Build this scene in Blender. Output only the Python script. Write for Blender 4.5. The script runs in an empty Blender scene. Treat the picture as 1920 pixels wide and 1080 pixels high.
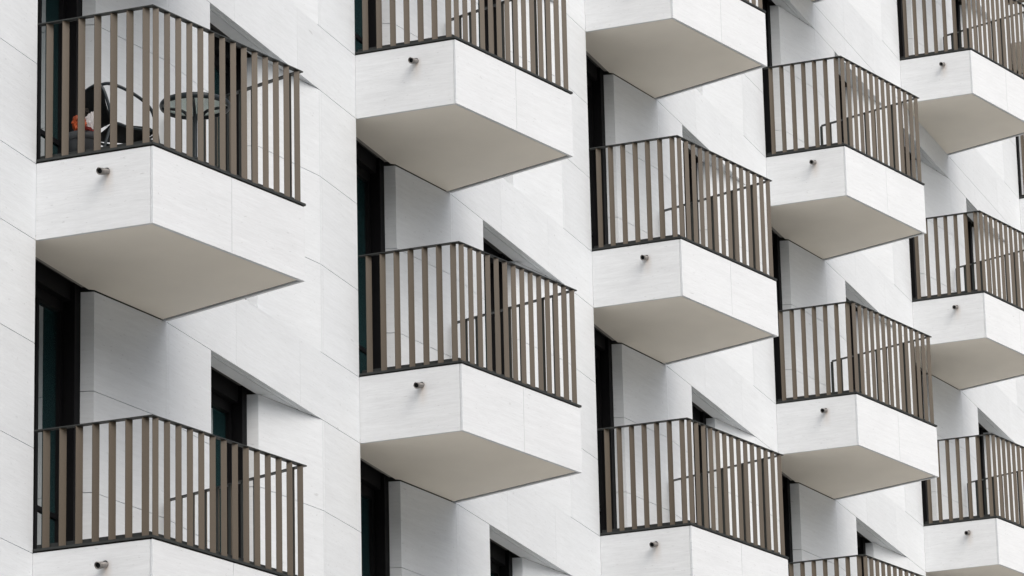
import bpy, bmesh, math, random
from mathutils import Vector, Matrix, noise

scene = bpy.context.scene
COL = scene.collection
R = math.radians
random.seed(7)

# ------------------------------------------------------------------ camera
CAM_P = Vector((-29.7183, -14.698, -11.2204))
YAW, PITCH, ROLL, FPX = 0.3487, 0.2981, -0.0235, 8427.19
def cam_axes():
    cy, sy, cp, sp = math.cos(YAW), math.sin(YAW), math.cos(PITCH), math.sin(PITCH)
    fwd = Vector((cy*cp, sy*cp, sp)); right = Vector((sy, -cy, 0)); up = right.cross(fwd)
    cr, sr = math.cos(ROLL), math.sin(ROLL)
    return right*cr + up*sr, up*cr - right*sr, fwd
CR, CU, CF = cam_axes()
def proj(p):
    v = Vector(p) - CAM_P
    q = v.dot(CF)
    return 960 + FPX*v.dot(CR)/q, 540 - FPX*v.dot(CU)/q
cd = bpy.data.cameras.new("camera")
cam = bpy.data.objects.new("camera", cd); COL.objects.link(cam)
m = Matrix((CR, CU, -CF)).transposed().to_4x4(); m.translation = CAM_P
cam.matrix_world = m
cd.sensor_fit = 'HORIZONTAL'; cd.sensor_width = 36.0; cd.lens = FPX/1920*36
cd.clip_start = 0.5; cd.clip_end = 3000
scene.camera = cam

# ------------------------------------------------------------------ light
SUN_EL, SUN_DIR = R(45), Vector((-0.60, -0.80, 0)).normalized()
w = bpy.data.worlds.new("World"); scene.world = w; w.use_nodes = True
nt = w.node_tree; nt.nodes.clear()
sky = nt.nodes.new('ShaderNodeTexSky'); sky.sky_type = 'NISHITA'; sky.sun_disc = False
sky.sun_elevation = SUN_EL; sky.sun_rotation = math.atan2(SUN_DIR.x, SUN_DIR.y)
sky.air_density = 1.0; sky.dust_density = 6.0; sky.ozone_density = 1.0
hs = nt.nodes.new('ShaderNodeHueSaturation'); hs.inputs['Saturation'].default_value = 0.62
bg = nt.nodes.new('ShaderNodeBackground'); bg.inputs['Strength'].default_value = 0.145
wo = nt.nodes.new('ShaderNodeOutputWorld')
nt.links.new(sky.outputs[0], hs.inputs['Color']); nt.links.new(hs.outputs[0], bg.inputs[0]); nt.links.new(bg.outputs[0], wo.inputs[0])
sd = bpy.data.lights.new("sun", 'SUN'); sd.energy = 1.05; sd.angle = R(80); sd.color = (1, 0.99, 0.98)
sun = bpy.data.objects.new("sun", sd); COL.objects.link(sun)
sv = SUN_DIR*math.cos(SUN_EL) + Vector((0, 0, math.sin(SUN_EL)))
sun.rotation_euler = sv.to_track_quat('Z', 'Y').to_euler()
scene.view_settings.view_transform = 'Standard'; scene.view_settings.look = 'None'
scene.view_settings.gamma = 1; scene.view_settings.exposure = 0.13
scene.render.engine = 'CYCLES'
scene.cycles.max_bounces = 8; scene.cycles.diffuse_bounces = 6; scene.cycles.glossy_bounces = 4
scene.cycles.use_denoising = True

# ------------------------------------------------------------------ materials
class NT:
    def __init__(s, name):
        s.m = bpy.data.materials.new(name); s.m.use_nodes = True
        s.t = s.m.node_tree; s.b = s.t.nodes['Principled BSDF']
    def n(s, kind, **kw):
        x = s.t.nodes.new(kind)
        for k, v in kw.items():
            if k in x.inputs: x.inputs[k].default_value = v
            else: setattr(x, k, v)
        return x
    def l(s, a, b): s.t.links.new(a, b)
    def math(s, op, a, b=None, clamp=False):
        x = s.t.nodes.new('ShaderNodeMath'); x.operation = op; x.use_clamp = clamp
        for i, v in enumerate((a, b)):
            if v is None: continue
            if isinstance(v, (int, float)): x.inputs[i].default_value = v
            else: s.l(v, x.inputs[i])
        return x.outputs[0]
    def ramp(s, f, a, b, ca, cb):
        x = s.t.nodes.new('ShaderNodeMapRange'); x.clamp = True
        x.inputs[1].default_value = a; x.inputs[2].default_value = b; x.inputs[3].default_value = ca; x.inputs[4].default_value = cb
        s.l(f, x.inputs[0]); return x.outputs[0]

def stone(name, base, grain=1.0, stain=False):
    q = NT(name)
    tc = q.n('ShaderNodeTexCoord'); geo = q.n('ShaderNodeNewGeometry')
    oi = q.n('ShaderNodeObjectInfo')
    off = q.n('ShaderNodeVectorMath', operation='MULTIPLY'); off.inputs[1].default_value = (37.0, 21.0, 13.0)
    cmb = q.n('ShaderNodeCombineXYZ')
    for i in range(3): q.l(q.math('ADD', geo.outputs['Random Per Island'], oi.outputs['Random']), cmb.inputs[i])
    q.l(cmb.outputs[0], off.inputs[0])
    add = q.n('ShaderNodeVectorMath', operation='ADD'); q.l(tc.outputs['Object'], add.inputs[0]); q.l(off.outputs[0], add.inputs[1])
    def nz(scale, vec, detail=4, rough=.6):
        mp = q.n('ShaderNodeMapping'); mp.inputs['Scale'].default_value = vec; q.l(add.outputs[0], mp.inputs[0])
        t = q.n('ShaderNodeTexNoise'); t.inputs['Scale'].default_value = scale; t.inputs['Detail'].default_value = detail; t.inputs['Roughness'].default_value = rough
        q.l(mp.outputs[0], t.inputs['Vector']); return t.outputs['Fac']
    veins = nz(3.0, (.7, .7, 9), 5, .65)         # long bedding streaks
    fine = nz(12.0, (.8, .8, 6), 3, .6)
    blotch = nz(1.3, (1, 1, 1.6), 3, .5)
    speck = nz(38.0, (.6, .6, 1.5), 2, .5)
    big = nz(9.0, (.5, .5, 2.2), 2, .5)
    v = q.ramp(veins, .3, .7, 1 - .055*grain, 1 + .03*grain)
    v = q.math('MULTIPLY', v, q.ramp(fine, .3, .7, 1 - .035*grain, 1 + .02*grain))
    v = q.math('MULTIPLY', v, q.ramp(blotch, .3, .7, .975, 1.02))
    v = q.math('MULTIPLY', v, q.ramp(geo.outputs['Random Per Island'], 0, 1, .978, 1.012))
    v = q.math('MULTIPLY', v, q.ramp(speck, .675, .75, 1, .84))
    v = q.math('MULTIPLY', v, q.ramp(big, .75, .80, 1, .80))
    c = q.n('ShaderNodeVectorMath', operation='SCALE'); c.inputs[0].default_value = base; q.l(v, c.inputs['Scale'])
    col = c.outputs[0]
    if stain:                                     # rusty run-off below the drain spout
        sx = q.n('ShaderNodeSeparateXYZ'); q.l(tc.outputs['Object'], sx.inputs[0])
        dy = q.math('ABSOLUTE', q.math('ADD', q.math('ADD', sx.outputs[1], .62), q.math('MULTIPLY', q.math('SUBTRACT', blotch, .5), .03)))
        dz = q.math('SUBTRACT', -.15, sx.outputs[2])
        width = q.ramp(dz, -.02, .3, .05, .08)
        a = q.math('SUBTRACT', 1, q.math('DIVIDE', dy, width), True)
        a = q.math('MULTIPLY', a, q.ramp(dz, -.03, 0.0, 0, 1)); a = q.math('MULTIPLY', a, q.ramp(dz, .03, .22, 1, 0))
        a = q.math('MULTIPLY', a, q.ramp(veins, .3, .7, .35, .62))
        a2 = q.math('SUBTRACT', 1, q.math('DIVIDE', dy, .035), True)
        a2 = q.math('MULTIPLY', a2, q.ramp(q.math('ABSOLUTE', q.math('SUBTRACT', dz, .025)), .0, .06, .9, 0))
        a = q.math('MAXIMUM', a, a2)
        # weathering along the top and joint lines
        mix = q.n('ShaderNodeMix', data_type='RGBA'); q.l(a, mix.inputs['Factor'])
        q.l(col, mix.inputs[6]); mix.inputs[7].default_value = (.42, .34, .27, 1)
        col = mix.outputs[2]
    q.l(col, q.b.inputs['Base Color'])
    q.b.inputs['Roughness'].default_value = .75; q.b.inputs['Specular IOR Level'].default_value = .25
    bp = q.n('ShaderNodeBump'); bp.inputs['Strength'].default_value = .12; bp.inputs['Distance'].default_value = .01
    q.l(fine, bp.inputs['Height']); q.l(bp.outputs[0], q.b.inputs['Normal'])
    return q.m

def plain(name, base, rough=.6, metal=0.0, var=.06, scale=60, spec=.4, ior=None, stretch=(1, 1, 1)):
    q = NT(name)
    tc = q.n('ShaderNodeTexCoord')
    mp = q.n('ShaderNodeMapping'); mp.inputs['Scale'].default_value = stretch; q.l(tc.outputs['Object'], mp.inputs[0])
    t = q.n('ShaderNodeTexNoise'); t.inputs['Scale'].default_value = scale; t.inputs['Detail'].default_value = 3; q.l(mp.outputs[0], t.inputs['Vector'])
    oi = q.n('ShaderNodeObjectInfo')
    v = q.ramp(t.outputs['Fac'], .25, .75, 1 - var, 1 + var)
    v = q.math('MULTIPLY', v, q.ramp(oi.outputs['Random'], 0, 1, 1 - var*.8, 1 + var*.8))
    c = q.n('ShaderNodeVectorMath', operation='SCALE'); c.inputs[0].default_value = base; q.l(v, c.inputs['Scale'])
    q.l(c.outputs[0], q.b.inputs['Base Color'])
    q.b.inputs['Roughness'].default_value = rough; q.b.inputs['Metallic'].default_value = metal
    q.b.inputs['Specular IOR Level'].default_value = spec
    if ior: q.b.inputs['IOR'].default_value = ior
    return q.m

M = {
 'wall':   stone('limestone wall', (.700, .736, .768), .85),
 'fascia': stone('limestone fascia', (.695, .726, .756), .9),
 'fascia_stained': stone('limestone fascia with run-off stain', (.70, .726, .750), 1.15, True),
 'soffit': plain('painted render', (.82, .785, .71), .85, var=.025, scale=2.2, spec=.2),
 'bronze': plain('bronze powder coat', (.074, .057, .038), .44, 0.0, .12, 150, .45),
 'rail':   plain('dark bronze rail', (.024, .027, .026), .5, 0, .1, 60, .4),
 'bar_shade': plain('bar inner face with painted shade', (.030, .036, .033), .6, 0, .1, 60, .3),  # inner faces of the bronze bars, their shade painted into the colour
 'gap':    plain('black gasket', (.012, .012, .012), .9, spec=.1),
 'frame':  plain('black window frame', (.005, .005, .006), .65, 0, .1, 40, .12),
 'glass':  plain('tinted glass', (.009, .040, .044), .02, 0, .0, 5, .5, 5.5),
 'core':   plain('dark wall core', (.05, .05, .05), .9),
 'steel':  plain('stainless pipe', (.24, .23, .222), .55, .3, .12, 30, .5),
 'pipe_in': plain('pipe inside', (.01, .012, .014), .8),
 'deck':   plain('concrete deck', (.34, .33, .31), .85, var=.1, scale=12),
 'ground': plain('pale paving', (.52, .50, .46), .9, var=.1, scale=.7),
 'tube':   plain('blue black tube', (.012, .022, .028), .4, 0, .1, 20, .5),
 'weave':  plain('black woven sling', (.012, .014, .015), .7, 0, .6, 160, .3, stretch=(1, 1, 1)),
 'frost':  plain('pebbled table glass', (.66, .72, .70), .35, 0, .3, 90, .5),
 'pot':    plain('grey planter plastic', (.055, .06, .065), .6, 0, .1, 20),
 'soil':   plain('dark soil', (.02, .016, .012), .95, 0, .5, 40),
 'orange': plain('orange foil bag', (.34, .055, .009), .5, 0, .6, 18, .5),
 'white':  plain('white paper', (.72, .70, .70), .7, 0, .15, 12),
 'red':    plain('red printed paper', (.50, .04, .03), .5, 0, .7, 40),
 'blocker':  plain('added unseen dark facade', (.22, .21, .20), .85, 0, .15, 2),  # for the added facade that dims the left columns
 'pale':   plain('pale street facade', (.50, .49, .46), .85, 0, .1, 2),
}

_b = M['frost'].node_tree.nodes['Principled BSDF']; _b.inputs['Transmission Weight'].default_value = .55; _b.inputs['IOR'].default_value = 1.2

# ------------------------------------------------------------------ mesh helpers
def prism(bm, poly, z0, z1):
    a = sum(poly[i][0]*poly[(i+1) % len(poly)][1] - poly[(i+1) % len(poly)][0]*poly[i][1] for i in range(len(poly)))
    if a < 0: poly = poly[::-1]
    lo = [bm.verts.new((p[0], p[1], z0)) for p in poly]; hi = [bm.verts.new((p[0], p[1], z1)) for p in poly]
    n = len(poly)
    bm.faces.new(lo[::-1]); bm.faces.new(hi)
    for i in range(n): bm.faces.new((lo[i], lo[(i+1) % n], hi[(i+1) % n], hi[i]))
def box(bm, x0, x1, y0, y1, z0, z1): prism(bm, [(x0, y0), (x1, y0), (x1, y1), (x0, y1)], z0, z1)
def strip(bm, A, B, off0, off1, s0, s1, z0, z1):
    """bar along the plan line A-B, from s0 to s1 along it, off0..off1 to its left-hand normal side"""
    d = (B - A).normalized(); n = Vector((-d.y, d.x))
    P = lambda s, o: tuple(A + d*s + n*o)
    prism(bm, [P(s0, off0), P(s1, off0), P(s1, off1), P(s0, off1)], z0, z1)
def tube(bm, pts, r, seg=8, caps=True):
    pts = [Vector(p) for p in pts]; rings = []
    prev = None
    for i, p in enumerate(pts):
        t = (pts[min(i+1, len(pts)-1)] - pts[max(i-1, 0)]).normalized()
        if prev is None:
            a = t.orthogonal().normalized()
        else:
            a = (prev - t*prev.dot(t)).normalized()
        prev = a; b = t.cross(a)
        rings.append([bm.verts.new(p + (a*math.cos(k*2*math.pi/seg) + b*math.sin(k*2*math.pi/seg))*r) for k in range(seg)])
    for i in range(len(rings)-1):
        for k in range(seg):
            f = bm.faces.new((rings[i][k], rings[i][(k+1) % seg], rings[i+1][(k+1) % seg], rings[i+1][k])); f.smooth = True
    if caps: bm.faces.new(rings[0][::-1]); bm.faces.new(rings[-1])
def smooth_path(pts, n=8):
    pts = [Vector(p) for p in pts]; out = []
    for i in range(len(pts)-1):
        p0, p1, p2, p3 = pts[max(i-1, 0)], pts[i], pts[i+1], pts[min(i+2, len(pts)-1)]
        for k in range(n):
            t = k/n
            out.append(.5*((2*p1) + (p2-p0)*t + (2*p0-5*p1+4*p2-p3)*t*t + (3*p1-p0-3*p2+p3)*t**3))
    out.append(pts[-1]); return out
def lathe(bm, prof, seg=24, cx=0, cy=0):
    rings = [[bm.verts.new((cx + r*math.cos(k*2*math.pi/seg), cy + r*math.sin(k*2*math.pi/seg), z)) for k in range(seg)] for r, z in prof]
    for i in range(len(rings)-1):
        for k in range(seg):
            f = bm.faces.new((rings[i][k], rings[i][(k+1) % seg], rings[i+1][(k+1) % seg], rings[i+1][k])); f.smooth = True
    bm.faces.new(rings[0][::-1]); bm.faces.new(rings[-1])
def mesh(name, bm, mat):
    bmesh.ops.recalc_face_normals(bm, faces=bm.faces[:])
    me = bpy.data.meshes.new(name); bm.to_mesh(me); bm.free(); me.materials.append(mat); return me
def put(name, me, parent=None, loc=(0, 0, 0)):
    o = bpy.data.objects.new(name, me); COL.objects.link(o); o.parent = parent; o.location = loc; return o
def tag(o, label=None, cat=None, group=None, kind=None):
    for k, v in (('label', label), ('category', cat), ('group', group), ('kind', kind)):
        if v: o[k] = v
    return o
def empty(name, loc=(0, 0, 0), parent=None):
    o = bpy.data.objects.new(name, None); COL.objects.link(o); o.location = loc; o.parent = parent; o.empty_display_size = .2; return o
def V2(x, y): return Vector((x, y))

# ------------------------------------------------------------------ measured plan of one bay
S = 6.6037                                    # bay spacing along the facade
LEVEL = {-4: -12.4, -3: -9.3, -2: -6.2, -1: -3.1, 0: 0.0, 1: 3.1, 2: 6.2, 3: 9.6463, 4: 12.7463, 5: 15.8463}
HEAD = 2.48                                   # door and window head above the floor
T = 0.62                                      # fascia height
E_, N_, F_, G_ = V2(0, 0), V2(-.0261, -1.0032), V2(1.8503, -1.4704), V2(2.4103, 0)
J0, J1 = V2(1.3994, .168), V2(1.368, .272)    # door jamb: front and back edge
W0, W1 = 3.3078, 5.7246
V0, V1 = V2(4.7141, .180), V2(4.686, .279)    # window jamb
GROUND = -12.85
ROWS = [0.0, .822, 1.652, 2.48]
GAP = .0055
BAYS = range(-2, 9); FLOORS = range(-4, 5)

def in_frame(pts, mg=0):
    pp = [proj(p) for p in pts]
    xs = [a for a, b in pp]; ys = [b for a, b in pp]
    return max(xs) > -mg and min(xs) < 1920+mg and max(ys) > -mg and min(ys) < 1080+mg

# ground
bm = bmesh.new(); s_ = 900
bm.faces.new([bm.verts.new(v) for v in ((-s_, -s_, GROUND), (s_, -s_, GROUND), (s_, s_, GROUND), (-s_, s_, GROUND))])
g = put('ground', mesh('ground', bm, M['ground'])); tag(g, kind='structure')

# ------------------------------------------------------------------ the building
bld = empty('apartment_building', (0, 0, GROUND))
tag(bld, 'white limestone apartment building with splayed door and window recesses behind all the balconies', 'building')
UP = -GROUND                                   # children are placed from the building's base
wall = bmesh.new()
PT = .03                                       # panel thickness
def panel(A, B, z0, z1, inset0=GAP/2, inset1=GAP/2):
    """stone panel standing on the plan line A-B (outer face on it), thickness into the building"""
    L = (B - A).length
    strip(wall, A, B, 0, PT, inset0, L - inset1, z0 + GAP/2, z1 - GAP/2)
def flat(poly, z0, z1): prism(wall, [tuple(p) for p in poly], z0, z1)
for b in BAYS:
    o = V2(b*S, 0)
    for f in FLOORS:
        z = LEVEL[f]; zt = LEVEL[f+1]; tall = zt - z > 3.2
        rows = [z + r for r in ROWS]
        for r0, r1 in zip(rows[:-1], rows[1:]):
            # door notch: hidden return, jamb, splay
            panel(o + V2(0, .29), o + V2(0, PT+.002), r0, r1, 0, 0)
            panel(o + J1, o + J0, r0, r1, 0, .001)
            panel(o + J0, o + G_, r0, r1, .001, .002)
            panel(o + G_, o + V2(2.465, 0), r0, r1, .001, .001)
            panel(o + V2(2.465, 0), o + V2(W0, 0), r0, r1, .001, 0)
            panel(o + V2(W0, .29), o + V2(W0, PT+.002), r0, r1, 0, 0)
            panel(o + V1, o + V0, r0, r1, 0, .001)
            panel(o + V0, o + V2(W1, 0), r0, r1, .001, .002)
            panel(o + V2(W1, 0), o + V2(5.775, 0), r0, r1, .001, .001)
            panel(o + V2(5.775, 0), o + V2(S, 0), r0, r1, .001, 0)
        h = z + HEAD
        bands = [(h, zt)] if not tall else [(h, zt - T), (zt - T, zt)]
        for c0, c1 in bands:
            xs = [0, 1.2, 2.38, 2.465, 3.835, 5.226, S]
            for x0, x1 in zip(xs[:-1], xs[1:]): panel(o + V2(x0, 0), o + V2(x1, 0), c0 + (.04 if x1 < 2.4 and not tall else 0), c1, .001, .001)
        # lintel stones: front strip, drip groove, inner slab
        def lintel(x0, jx, x1, jy):
            gy = .066
            k = (x1 - jx)/jy                    # slope of the splay in plan
            flat([o+V2(x0, PT+.003), o+V2(x1 - k*(PT+.003), PT+.003), o+V2(x1 - k*gy, gy), o+V2(x0, gy)], h, h+.05)
            a = gy + .007
            flat([o+V2(x0, a), o+V2(jx+.10, a), o+V2(jx+.02, .197), o+V2(x0, .197)], h, h+.05)
            flat([o+V2(jx+.1025, a), o+V2(x1 - k*a, a), o+V2(jx, jy+.003), o+V2(jx+.0225, .197)], h, h+.05)
        lintel(W0, V0.x, W1, V0.y)
        flat([o+V2(W0+.034, .10), o+V2(V0.x+.2, .10), o+V2(V0.x+.01, V0.y-.004), o+V2(V1.x-.004, .272), o+V2(W0+.034, .272)], z+.001, z+.10)
        if tall: lintel(0, J0.x, G_.x, J0.y)
for v in wall.verts: v.co.z += UP
put('wall', mesh('wall', wall, M['wall']), bld)
# dark core behind the cladding joints and recesses
core = bmesh.new()
X0, X1 = BAYS[0]*S, (BAYS[-1]+1)*S
ztop = LEVEL[5]
for b in BAYS:
    x = b*S
    for (x0, x1, ya, yb) in ((G_.x+.02, W0, PT+.004, PT+.004), (W1+.03, S, PT+.004, PT+.004)):
        box(core, x+x0, x+x1-.034 if x1 == W0 else x+x1-.034, PT+.004, .60, GROUND+.01, ztop)
    # wedges behind the splays
    d = .036
    prism(core, [(x+J0.x-.0+.036, J0.y+d), (x+G_.x+.019, PT+.006), (x+G_.x+.019, .6), (x+J1.x+.036, .6)], GROUND+.01, ztop)
    prism(core, [(x+V0.x+.036, V0.y+d), (x+W1+.029, PT+.006), (x+W1+.029, .6), (x+V1.x+.036, .6)], GROUND+.01, ztop)
    for f in FLOORS:
        h = LEVEL[f]+HEAD; zt = LEVEL[f+1]
        box(core, x+.001, x+J0.x+.03, PT+.004, .30, h+.052, zt-.002)
        prism(core, [(x+J0.x+.031, PT+.004), (x+G_.x-.02, PT+.004), (x+J0.x+.031, J0.y+.03)], h+.052, zt-.002)
        box(core, x+W0-.03, x+V0.x+.03, PT+.004, .30, h+.052, zt-.002)
        prism(core, [(x+V0.x+.031, PT+.004), (x+W1-.0, PT+.004), (x+V0.x+.031, V0.y+.03)], h+.052, zt-.002)
        # window sill and floor edges
        prism(core, [(x+W0-.03, .004), (x+W1-.02, .004), (x+V0.x, V0.y), (x+V1.x, .6), (x+W0-.03, .6)], LEVEL[f]-.10, LEVEL[f]-.002)
box(core, X0, X1, .62, 13, GROUND+.01, ztop)
for v in core.verts: v.co.z += UP
put('wall_core', mesh('wall_core', core, M['core']), bld)
cop = bmesh.new(); box(cop, X0-.05, X1+.05, -.05, 13.05, ztop+.002+UP, ztop+.35+UP)
put('parapet', mesh('parapet', cop, M['wall']), bld)

# doors and windows: black frame with a glass leaf
def opening_meshes(x0, x1, rb, bottom):
    GY = .41
    fr = bmesh.new()
    hz = HEAD - .05
    box(fr, x1-.10, x1, .275, GY+.06, 0, 2.75)                 # jamb lining on the far side
    box(fr, x1-.145, x1-.102, GY-.035, GY+.05, .02, 2.40)       # leaf stile
    box(fr, x0+.034, x1-.102, .31, GY+.06, HEAD-.10, 2.75)      # head box
    box(fr, x0+.10, x1-.147, GY-.035, GY+.05, HEAD-.19, HEAD-.102)
    box(fr, x0+.034, x0+.098, .31, GY+.05, .02, HEAD-.102)
    box(fr, x0+.80, x0+.845, GY-.03, GY+.05, .10, HEAD-.192) if bottom else None
    box(fr, x0+.10, x1-.147, GY-.035, GY+.05, .0, .09)
    if bottom: box(fr, x0+.10, x1-.147, GY-.012, GY+.0, .585, .625)
    gl = bmesh.new()
    box(gl, x0+.10, x1-.147, GY+.004, GY+.02, .092, HEAD-.192)
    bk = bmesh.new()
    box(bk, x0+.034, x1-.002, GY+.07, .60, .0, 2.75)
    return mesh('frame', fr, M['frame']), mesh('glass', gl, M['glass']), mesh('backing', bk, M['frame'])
DOOR = opening_meshes(0, J1.x-.001, 0, True)
WIN = opening_meshes(W0, V1.x-.001, 0, False)
for b in BAYS:
    for f in FLOORS:
        z = LEVEL[f]
        base = Vector((b*S, 0, z + UP))
        for nm, (fr, gl, bk), xa, xb in (('door', DOOR, 0, 2.4), ('window', WIN, W0, W1)):
            pts = [(b*S+x, .2, z+zz) for x in (xa, xb) for zz in (0, 2.5)]
            if not in_frame(pts, 90): continue
            d = empty(nm, base, bld)
            put('frame', fr, d); put('glass', gl, d); put('lining', bk, d)

# ------------------------------------------------------------------ balcony parts (origin: facade line, top of fascia)
def fascia_meshes():
    TH = .03; out = []
    d1 = (N_-E_).normalized(); L1 = (N_-E_).length
    L2 = (F_-N_).length; L3 = (G_-F_).length
    bm = bmesh.new(); strip(bm, E_, N_, 0, TH, .002, L1-.0225, -T, 0); out.append(mesh('side_fascia', bm, M['fascia_stained']))
    for s0, s1 in ((0, .9825), (.9865, L2)):
        bm = bmesh.new(); strip(bm, N_, F_, 0, .02 if s0 == 0 else .02, s0, s1, -T, 0)
        strip(bm, N_, F_, .0201, TH, max(s0, .012), min(s1, L2-.012), -T, 0)
        out.append(mesh('front_fascia', bm, M['fascia']))
    bm = bmesh.new(); strip(bm, F_, G_, 0, TH, .0225, L3-.02, -T, 0); out.append(mesh('end_fascia', bm, M['fascia']))
    return out
def inset_poly(d, gap_wall=.004):
    # E, N, F, G polygon moved inwards by d on its three free sides
    def line(A, B): 
        u = (B-A).normalized(); n = V2(-u.y, u.x); return A + n*d, u
    def meet(l1, l2):
        (p, u), (q_, v) = l1, l2
        den = u.x*v.y - u.y*v.x; r = q_ - p
        return p + u*((r.x*v.y - r.y*v.x)/den)
    l1, l2, l3 = line(E_, N_), line(N_, F_), line(F_, G_)
    w0 = (V2(0, -.0), V2(1, 0))
    return [meet(l1, w0), meet(l1, l2), meet(l2, l3), meet(l3, w0)]
FASC = fascia_meshes()
def soffit_mesh():
    p = inset_poly(.050)
    poly = [p[0], p[1], p[2], p[3], V2(G_.x-.03, .006), J0 + V2(-.006, -.004), V2(1.362, .2), V2(.004, .2), V2(.004, -.0)]
    bm = bmesh.new(); prism(bm, [tuple(q) for q in poly], -T+.009, -T+.03); return mesh('soffit', bm, M['soffit'])
def seal_mesh():
    bm = bmesh.new(); a, c = inset_poly(.0335), inset_poly(.0495)
    for i in range(3): prism(bm, [tuple(a[i]), tuple(a[i+1]), tuple(c[i+1]), tuple(c[i])], -T+.014, -T+.028)
    return mesh('soffit_joint', bm, M['gap'])
SEAL = seal_mesh()
def slab_mesh():
    p = inset_poly(.0312)
    poly = [p[0], p[1], p[2], p[3], V2(G_.x-.04, .007), J0 + V2(-.01, -.006), V2(1.355, .26), V2(.006, .26), V2(.006, 0)]
    bm = bmesh.new(); prism(bm, [tuple(q) for q in poly], -T+.034, -.004); return mesh('deck', bm, M['deck'])
SOF, DECK = soffit_mesh(), slab_mesh()
def mitre_ring(bm, d0, d1, z0, z1, end_gap=.0, start=.004):
    """strip following the three free sides between insets d0 and d1"""
    a, b_ = inset_poly(d0), inset_poly(d1)
    u = (G_-F_).normalized()
    for q in (a, b_):
        q[0] = q[0] + V2(0, -start); q[3] = q[3] - u*end_gap
    for i in range(3): prism(bm, [tuple(a[i]), tuple(a[i+1]), tuple(b_[i+1]), tuple(b_[i])], z0, z1)
def rail_meshes(H):
    top = bmesh.new(); mitre_ring(top, 0.0, .048, H-.009, H, .055)
    bas = bmesh.new()
    mitre_ring(bas, -.009, .058, .012, .030)
    mitre_ring(bas, .060, .068, .0, .078)
    gap = bmesh.new(); mitre_ring(gap, .012, .05, -.003, .0115)
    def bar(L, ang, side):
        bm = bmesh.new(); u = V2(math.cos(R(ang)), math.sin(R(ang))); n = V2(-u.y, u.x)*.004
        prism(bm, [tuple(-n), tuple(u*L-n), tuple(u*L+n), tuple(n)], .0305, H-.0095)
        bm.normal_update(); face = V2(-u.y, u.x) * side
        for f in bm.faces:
            if f.normal.x*face.x + f.normal.y*face.y > .9: f.material_index = 1  # inner face gets the colour with shade painted in
        me = mesh('baluster', bm, M['bronze']); me.materials.append(M['bar_shade']); return me
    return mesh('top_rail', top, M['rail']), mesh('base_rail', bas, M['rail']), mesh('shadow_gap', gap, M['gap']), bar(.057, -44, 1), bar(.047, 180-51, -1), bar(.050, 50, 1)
RAIL_N, RAIL_S = rail_meshes(1.1564), rail_meshes(.9644)
def spout_meshes():
    bm = bmesh.new(); P = V2(0, -.60)
    # sloping pipe with an oblique mouth
    L, r, seg = .145, .025, 16
    rings = []
    for s, oblq in ((-.02, 0), (L, .016)):
        rings.append([(-s - oblq*math.sin(2*math.pi*k/seg)*(1 if oblq else 0), r*math.cos(2*math.pi*k/seg), r*math.sin(2*math.pi*k/seg) - .05*max(s, 0)/L) for k in range(seg)])
    def add(rs, rad):
        return [bm.verts.new((x, y*rad, (z)*rad)) for x, y, z in rs]
    o0, o1 = add(rings[0], 1), add(rings[1], 1); i1, i0 = add(rings[1], .86), add(rings[0], .86)
    for a, b_ in ((o0, o1), (o1, i1), (i1, i0)):
        for k in range(seg):
            f = bm.faces.new((a[k], a[(k+1) % seg], b_[(k+1) % seg], b_[k])); f.smooth = (a is not o1)
    for v in bm.verts: v.co += Vector((-.016, -.615, -.145))
    pipe = mesh('drain_spout', bm, M['steel'])
    bm = bmesh.new()
    vs = [bm.verts.new((-.016+.0-.01, -.615 + r*.86*math.cos(2*math.pi*k/seg), -.145 + r*.86*math.sin(2*math.pi*k/seg))) for k in range(seg)]
    vf = [bm.verts.new((-.016-.125, -.615 + r*.85*math.cos(2*math.pi*k/seg), -.145 -.042 + r*.85*math.sin(2*math.pi*k/seg))) for k in range(seg)]
    bm.faces.new(vf)
    for k in range(seg): bm.faces.new((vs[k], vs[(k+1) % seg], vf[(k+1) % seg], vf[k]))
    return pipe, mesh('pipe_bore', bm, M['pipe_in'])
SPOUT, BORE = spout_meshes()

def build_balcony(root, rails, full=True):
    for me in FASC: put('fascia_panel', me, root)
    sf = put('soffit', SOF, root); put('joint', SEAL, sf); put('deck', DECK, root)
    sp = put('drain_spout', SPOUT, root); put('bore', BORE, sp)
    top, bas, gap, bc, ba, bg_ = rails
    rl = empty('railing', (0, 0, 0), root)
    put('top_rail', top, rl); put('base_rail', bas, rl); put('shadow_gap', gap, rl)
    ins = .003
    def line(A, B, me, first, n, step, cut):
        d = (B-A).normalized(); nn = V2(-d.y, d.x)
        for k in range(n):
            p = A + d*(first + step*k) + nn*(ins + cut)
            put('baluster', me, rl, (p.x, p.y, 0))
    line(E_, N_, bc, .0765, 7, .1393, .002)
    line(N_, F_, ba, .0765, 14, .1393, .002)
    line(F_, G_, bg_, .105, 11, .1385, .034)
    return root

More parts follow.
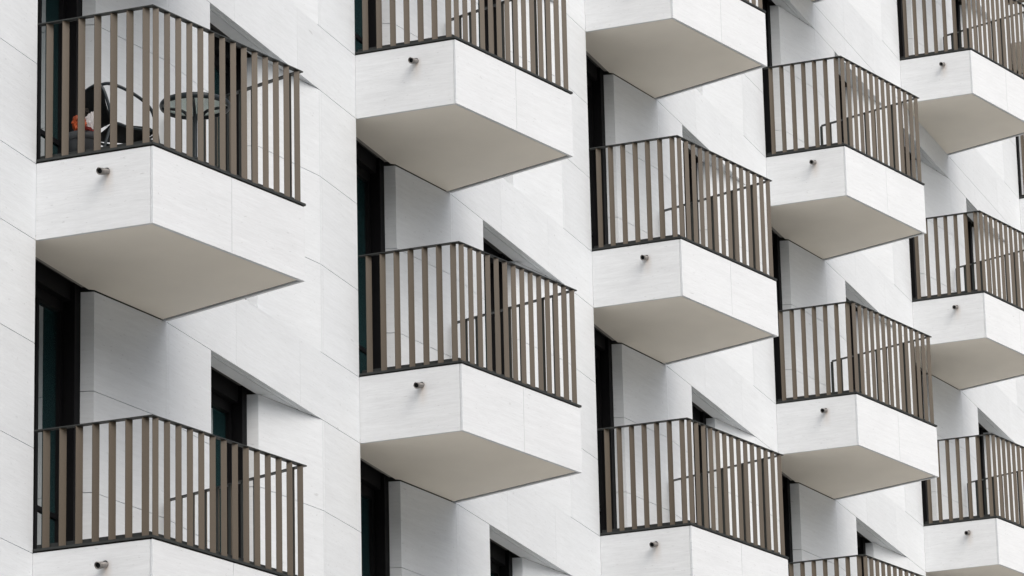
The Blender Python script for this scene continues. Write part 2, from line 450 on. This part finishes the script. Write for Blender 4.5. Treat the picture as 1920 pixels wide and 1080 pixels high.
_joined = {}
def joined_bars(rails):
    if rails[0].name not in _joined:
        bm = bmesh.new(); bm.from_mesh(rails[1])
        for A, B, me, first, n, step, cut in ((E_, N_, rails[3], .0765, 7, .1393, .002), (N_, F_, rails[4], .0765, 14, .1393, .002), (F_, G_, rails[5], .105, 11, .1385, .034)):
            d = (B-A).normalized(); nn = V2(-d.y, d.x)
            for k in range(n):
                p = A + d*(first + step*k) + nn*(.003 + cut); n0 = len(bm.verts)
                bm.from_mesh(me); bm.verts.ensure_lookup_table()
                for v in bm.verts[n0:]: v.co += Vector((p.x, p.y, 0))
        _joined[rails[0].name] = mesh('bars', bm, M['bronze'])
        _joined[rails[0].name].materials.append(M['bar_shade'])
    return _joined[rails[0].name]
LABELS = {
 (0, 0): 'white stone balcony with a bistro table and black woven chair behind its bronze bars',
 (0, -1): 'white stone balcony with noticeably low bronze railing, bottom left below the furnished one',
 (1, 1): 'white stone balcony topping the second column, its railing top cut off by the frame',
 (1, 0): 'white stone balcony with full bronze railing, lower one in the second column',
 (2, 2): 'white stone balcony topping the third column, showing mostly fascia and pale underside',
 (2, 1): 'white stone balcony with bronze bars midway up the third column',
 (2, 0): 'white stone balcony lowest in the third column, its underside cut off by the frame',
 (3, 3): 'sliver of a pale balcony underside at the top edge, above the fourth column',
 (3, 2): 'white stone balcony with complete railing, uppermost full one in the fourth column',
 (3, 1): 'white stone balcony with bronze bars, middle of the fourth column between two other balconies',
 (3, 0): 'bronze railing top of a balcony at the bottom edge, lowest in the fourth column',
 (4, 3): 'white stone balcony in the top right corner, highest in the rightmost column',
 (4, 2): 'white stone balcony at the right edge, middle one of the rightmost column',
 (4, 1): 'white stone balcony in the bottom right corner, lowest of the rightmost column',
 (5, 3): 'narrow glimpse of a further balcony at the extreme right edge beyond the rightmost column',
}
GROUP = 'projecting balconies on the limestone facade'
HID = empty('upper_balcony', (0, 0, UP), bld)
made = []
for b in range(-1, 7):
    for f in range(-2, 5):
        z = LEVEL[f]
        rails = RAIL_S if f < 0 else RAIL_N
        hr = .9644 if f < 0 else 1.1564
        pts = [(b*S+q.x, q.y, z+zz) for q in (E_, N_, F_, G_) for zz in (-T, hr)]
        if (b, f) in LABELS:
            r = empty('balcony', (b*S, 0, z)); tag(r, LABELS[(b, f)], 'balcony', GROUP)
            build_balcony(r, rails); made.append((b, f))
        elif 0 <= b <= 5 and f >= -1:
            # balconies outside the picture that still shade the ones inside it
            r = empty('outer_balcony', (b*S, 0, z+UP), bld)
            for me in FASC[:]: put('fascia', me, r)
            put('soffit', SOF, r); put('deck', DECK, r); put('railing', rails[0], r); put('bars', joined_bars(rails), r)
            if in_frame(pts): print('IN FRAME BUT UNLABELLED', b, f, [tuple(round(c) for c in proj(p)) for p in pts])
bpy.data.objects.remove(HID)

# ------------------------------------------------------------------ furniture on the first balcony
DK = .0
# bistro table
tb = empty('bistro_table', (1.115, -.845, DK)); tag(tb, 'small round bistro table with frosted glass top and bent dark tube legs', 'table')
bm = bmesh.new(); TR, TZ = .268, .712
ring = [(TR*math.cos(a), TR*math.sin(a), TZ) for a in [k*2*math.pi/48 for k in range(49)]]
for i in range(48):
    pass
def torus(bm, R0, z, r, n=48, seg=10, sz=1.0):
    rr = [[bm.verts.new(((R0 + r*math.cos(j*2*math.pi/seg))*math.cos(k*2*math.pi/n), (R0 + r*math.cos(j*2*math.pi/seg))*math.sin(k*2*math.pi/n), z + sz*r*math.sin(j*2*math.pi/seg))) for j in range(seg)] for k in range(n)]
    for k in range(n):
        for j in range(seg):
            f = bm.faces.new((rr[k][j], rr[(k+1) % n][j], rr[(k+1) % n][(j+1) % seg], rr[k][(j+1) % seg])); f.smooth = True
torus(bm, TR, TZ, .0165, sz=1.5); put('rim', mesh('rim', bm, M['tube']), tb)
bm = bmesh.new(); lathe(bm, [(TR-.004, TZ), (TR-.004, TZ+.006)], 48); put('tabletop', mesh('tabletop', bm, M['frost']), tb)
for k in range(4):
    a = R(20 + 90*k); c, s = math.cos(a), math.sin(a)
    P = lambda r, z: (r*c, r*s, z)
    bm = bmesh.new()
    tube(bm, smooth_path([P(TR-.01, TZ-.018), P(.17, TZ-.024), P(.085, TZ-.05), P(.052, TZ-.12), P(.044, .45), P(.044, .26), P(.056, .215), P(.13, .17), P(.21, .10), P(.245, .012)], 6), .013)
    put('leg', mesh('leg', bm, M['tube']), tb)
bm = bmesh.new(); torus(bm, .05, .25, .012, 24, 8, 1.6); put('collar', mesh('collar', bm, M['tube']), tb)

# woven arm chair
CH = R(-39)
ch = empty('patio_chair', (.70, -.35, DK)); ch.rotation_euler.z = CH + math.pi/2      # local -Y faces forward
tag(ch, 'black woven patio armchair with round looped tube arms beside the bistro table', 'chair')
# local axes: forward = -Y, near side (towards the camera) = -X
def sling(rows_, width, name):
    bm = bmesh.new(); nx = 14; g_ = []
    for (y, z, sag, wd) in rows_:
        g_.append([bm.verts.new(((-.5 + i/nx)*wd, y, z - sag*(1 - (2*i/nx - 1)**2))) for i in range(nx+1)])
    for i in range(len(g_)-1):
        for k in range(nx):
            f = bm.faces.new((g_[i][k], g_[i][k+1], g_[i+1][k+1], g_[i+1][k])); f.smooth = True
    geom = bmesh.ops.solidify(bm, geom=bm.faces[:], thickness=.012)
    return mesh(name, bm, M['weave'])
put('seat', sling([(-.22, .385, .005, .42), (-.21, .42, .012, .44), (-.17, .432, .02, .45), (-.08, .425, .026, .45), (0, .418, .028, .45), (.10, .412, .024, .45), (.15, .412, .02, .44)], .45, 'seat'), ch)
def back_mesh():
    bm = bmesh.new(); nx, nz = 14, 12; g_ = []
    for j in range(nz+1):
        t = j/nz; z = .42 + .325*t; y = .13 + .085*t + .02*math.sin(t*math.pi)
        wd = .44*(1 - .08*t) * (1 if t < .75 else math.sqrt(max(.05, 1 - ((t-.75)/.27)**2*.55)))
        g_.append([bm.verts.new(((-.5 + i/nx)*wd, y + .03*(1 - (2*i/nx-1)**2), z)) for i in range(nx+1)])
    for i in range(nz):
        for k in range(nx):
            f = bm.faces.new((g_[i][k], g_[i][k+1], g_[i+1][k+1], g_[i+1][k])); f.smooth = True
    bmesh.ops.solidify(bm, geom=bm.faces[:], thickness=.012)
    return mesh('backrest', bm, M['weave'])
put('backrest', back_mesh(), ch)
bm = bmesh.new()
tube(bm, smooth_path([(-.22, .13, .42), (-.215, .175, .58), (-.20, .21, .69), (-.15, .23, .745), (0, .24, .755), (.15, .23, .745), (.20, .21, .69), (.215, .175, .58), (.22, .13, .42)], 8), .0135)
put('back_frame', mesh('back_frame', bm, M['tube']), ch)
for s in (-1, 1):
    bm = bmesh.new()
    tube(bm, smooth_path([(s*.17, .225, .735), (s*.235, .17, .735), (s*.262, .05, .70), (s*.268, -.09, .635), (s*.264, -.175, .565), (s*.258, -.215, .47), (s*.252, -.24, .35), (s*.25, -.285, .012)], 8), .0135)
    put('arm', mesh('arm', bm, M['tube']), ch)
    bm = bmesh.new()
    tube(bm, smooth_path([(s*.225, -.20, .405), (s*.232, .0, .40), (s*.228, .13, .41), (s*.235, .20, .25), (s*.24, .26, .012)], 8), .012)
    put('leg', mesh('leg', bm, M['tube']), ch)
bm = bmesh.new(); tube(bm, [(-.25, -.24, .38), (0, -.24, .385), (.25, -.24, .38)], .009); put('stretcher', mesh('stretcher', bm, M['tube']), ch)

# planter with rubbish on it
pl = empty('planter', (.27, -.27, DK)); tag(pl, 'round dark grey plastic planter on the balcony floor behind the side railing', 'planter')
bm = bmesh.new(); lathe(bm, [(.10, .0), (.128, .215), (.129, .22)], 32); put('pot', mesh('pot', bm, M['pot']), pl)
bm = bmesh.new(); lathe(bm, [(.1295, .215), (.138, .219), (.140, .275), (.129, .278), (.127, .262)], 32); put('rim', mesh('rim', bm, M['pot']), pl)
bm = bmesh.new(); lathe(bm, [(.122, .225), (.120, .258)], 32); put('soil', mesh('soil', bm, M['soil']), pl)
def crumple(rx, ry, rz, seed, mat, name):
    bm = bmesh.new(); bmesh.ops.create_icosphere(bm, subdivisions=4, radius=1)
    for v in bm.verts:
        p = v.co*1.7 + Vector((seed, seed*.3, 0))
        k = 1 + .42*noise.noise(p) + .22*noise.noise(p*2.3)
        v.co = Vector((v.co.x*rx*k, v.co.y*ry*k, v.co.z*rz*k))
    return mesh(name, bm, mat)
bag = put('packaging_bag', crumple(.066, .058, .072, 3.1, M['orange'], 'packaging_bag'), None, (.25, -.255, DK+.365))
tag(bag, 'crumpled orange foil bag lying on top of the grey planter', 'bag')
fl = put('flap', crumple(.06, .045, .045, 9.7, M['soil'], 'flap'), bag, (.035, -.02, .085))
pp = put('paper', crumple(.045, .05, .105, 5.9, M['white'], 'paper'), None, (.275, -.335, DK+.365)); tag(pp, 'crumpled white paper sheet stuffed beside the orange bag on the planter', 'paper')
rp = put('wrapper', crumple(.10, .055, .03, 15.3, M['red'], 'wrapper'), None, (.235, -.325, DK+.288)); tag(rp, 'crumpled red and white wrapper on the rim of the grey planter', 'wrapper')

# ------------------------------------------------------------------ street side opposite, off camera: one for pane reflections, one added to dim
def opposite(name, x0, x1, y, h, mat, label):
    r = empty(name, ((x0+x1)/2, y, GROUND)); tag(r, label, 'building')
    bm = bmesh.new(); hw = (x1-x0)/2
    n = int((x1-x0)/3.2); fl_ = int(h/3.1); pw = (x1-x0)/n
    box(bm, -hw, hw, -12, -.25, .01, h)
    for i in range(n+1):
        x = -hw + i*pw; box(bm, max(-hw, x-.8), min(hw, x+.8), -.249, 0, .01, h)
    for k in range(fl_+1):
        for i in range(n):
            x = -hw + i*pw; box(bm, x+.801, x+pw-.801, -.249, -.02, max(.01, k*3.1-.6), min(h, k*3.1+.8))
    put('wall', mesh('wall', bm, mat), r)
    bm = bmesh.new()
    for k in range(fl_):
        for i in range(n):
            x = -hw + i*pw; box(bm, x+.82, x+pw-.82, -.245, -.2, k*3.1+.81, min(h-.02, k*3.1+2.48))
    put('glazing', mesh('glazing', bm, M['glass']), r)
opposite('unseen_street_building', 38, 60, -26, 17.0+12.85, M['pale'], 'pale lower building across the street reflected in the nearest door panes')
opposite('unseen_street_building', -70, 8, -26, 7+12.85, M['blocker'], 'long dark street facade added unseen across the street to dim the lower left balconies')  # added unseen block, sized to darken left columns and lower floors
print('balconies', made)
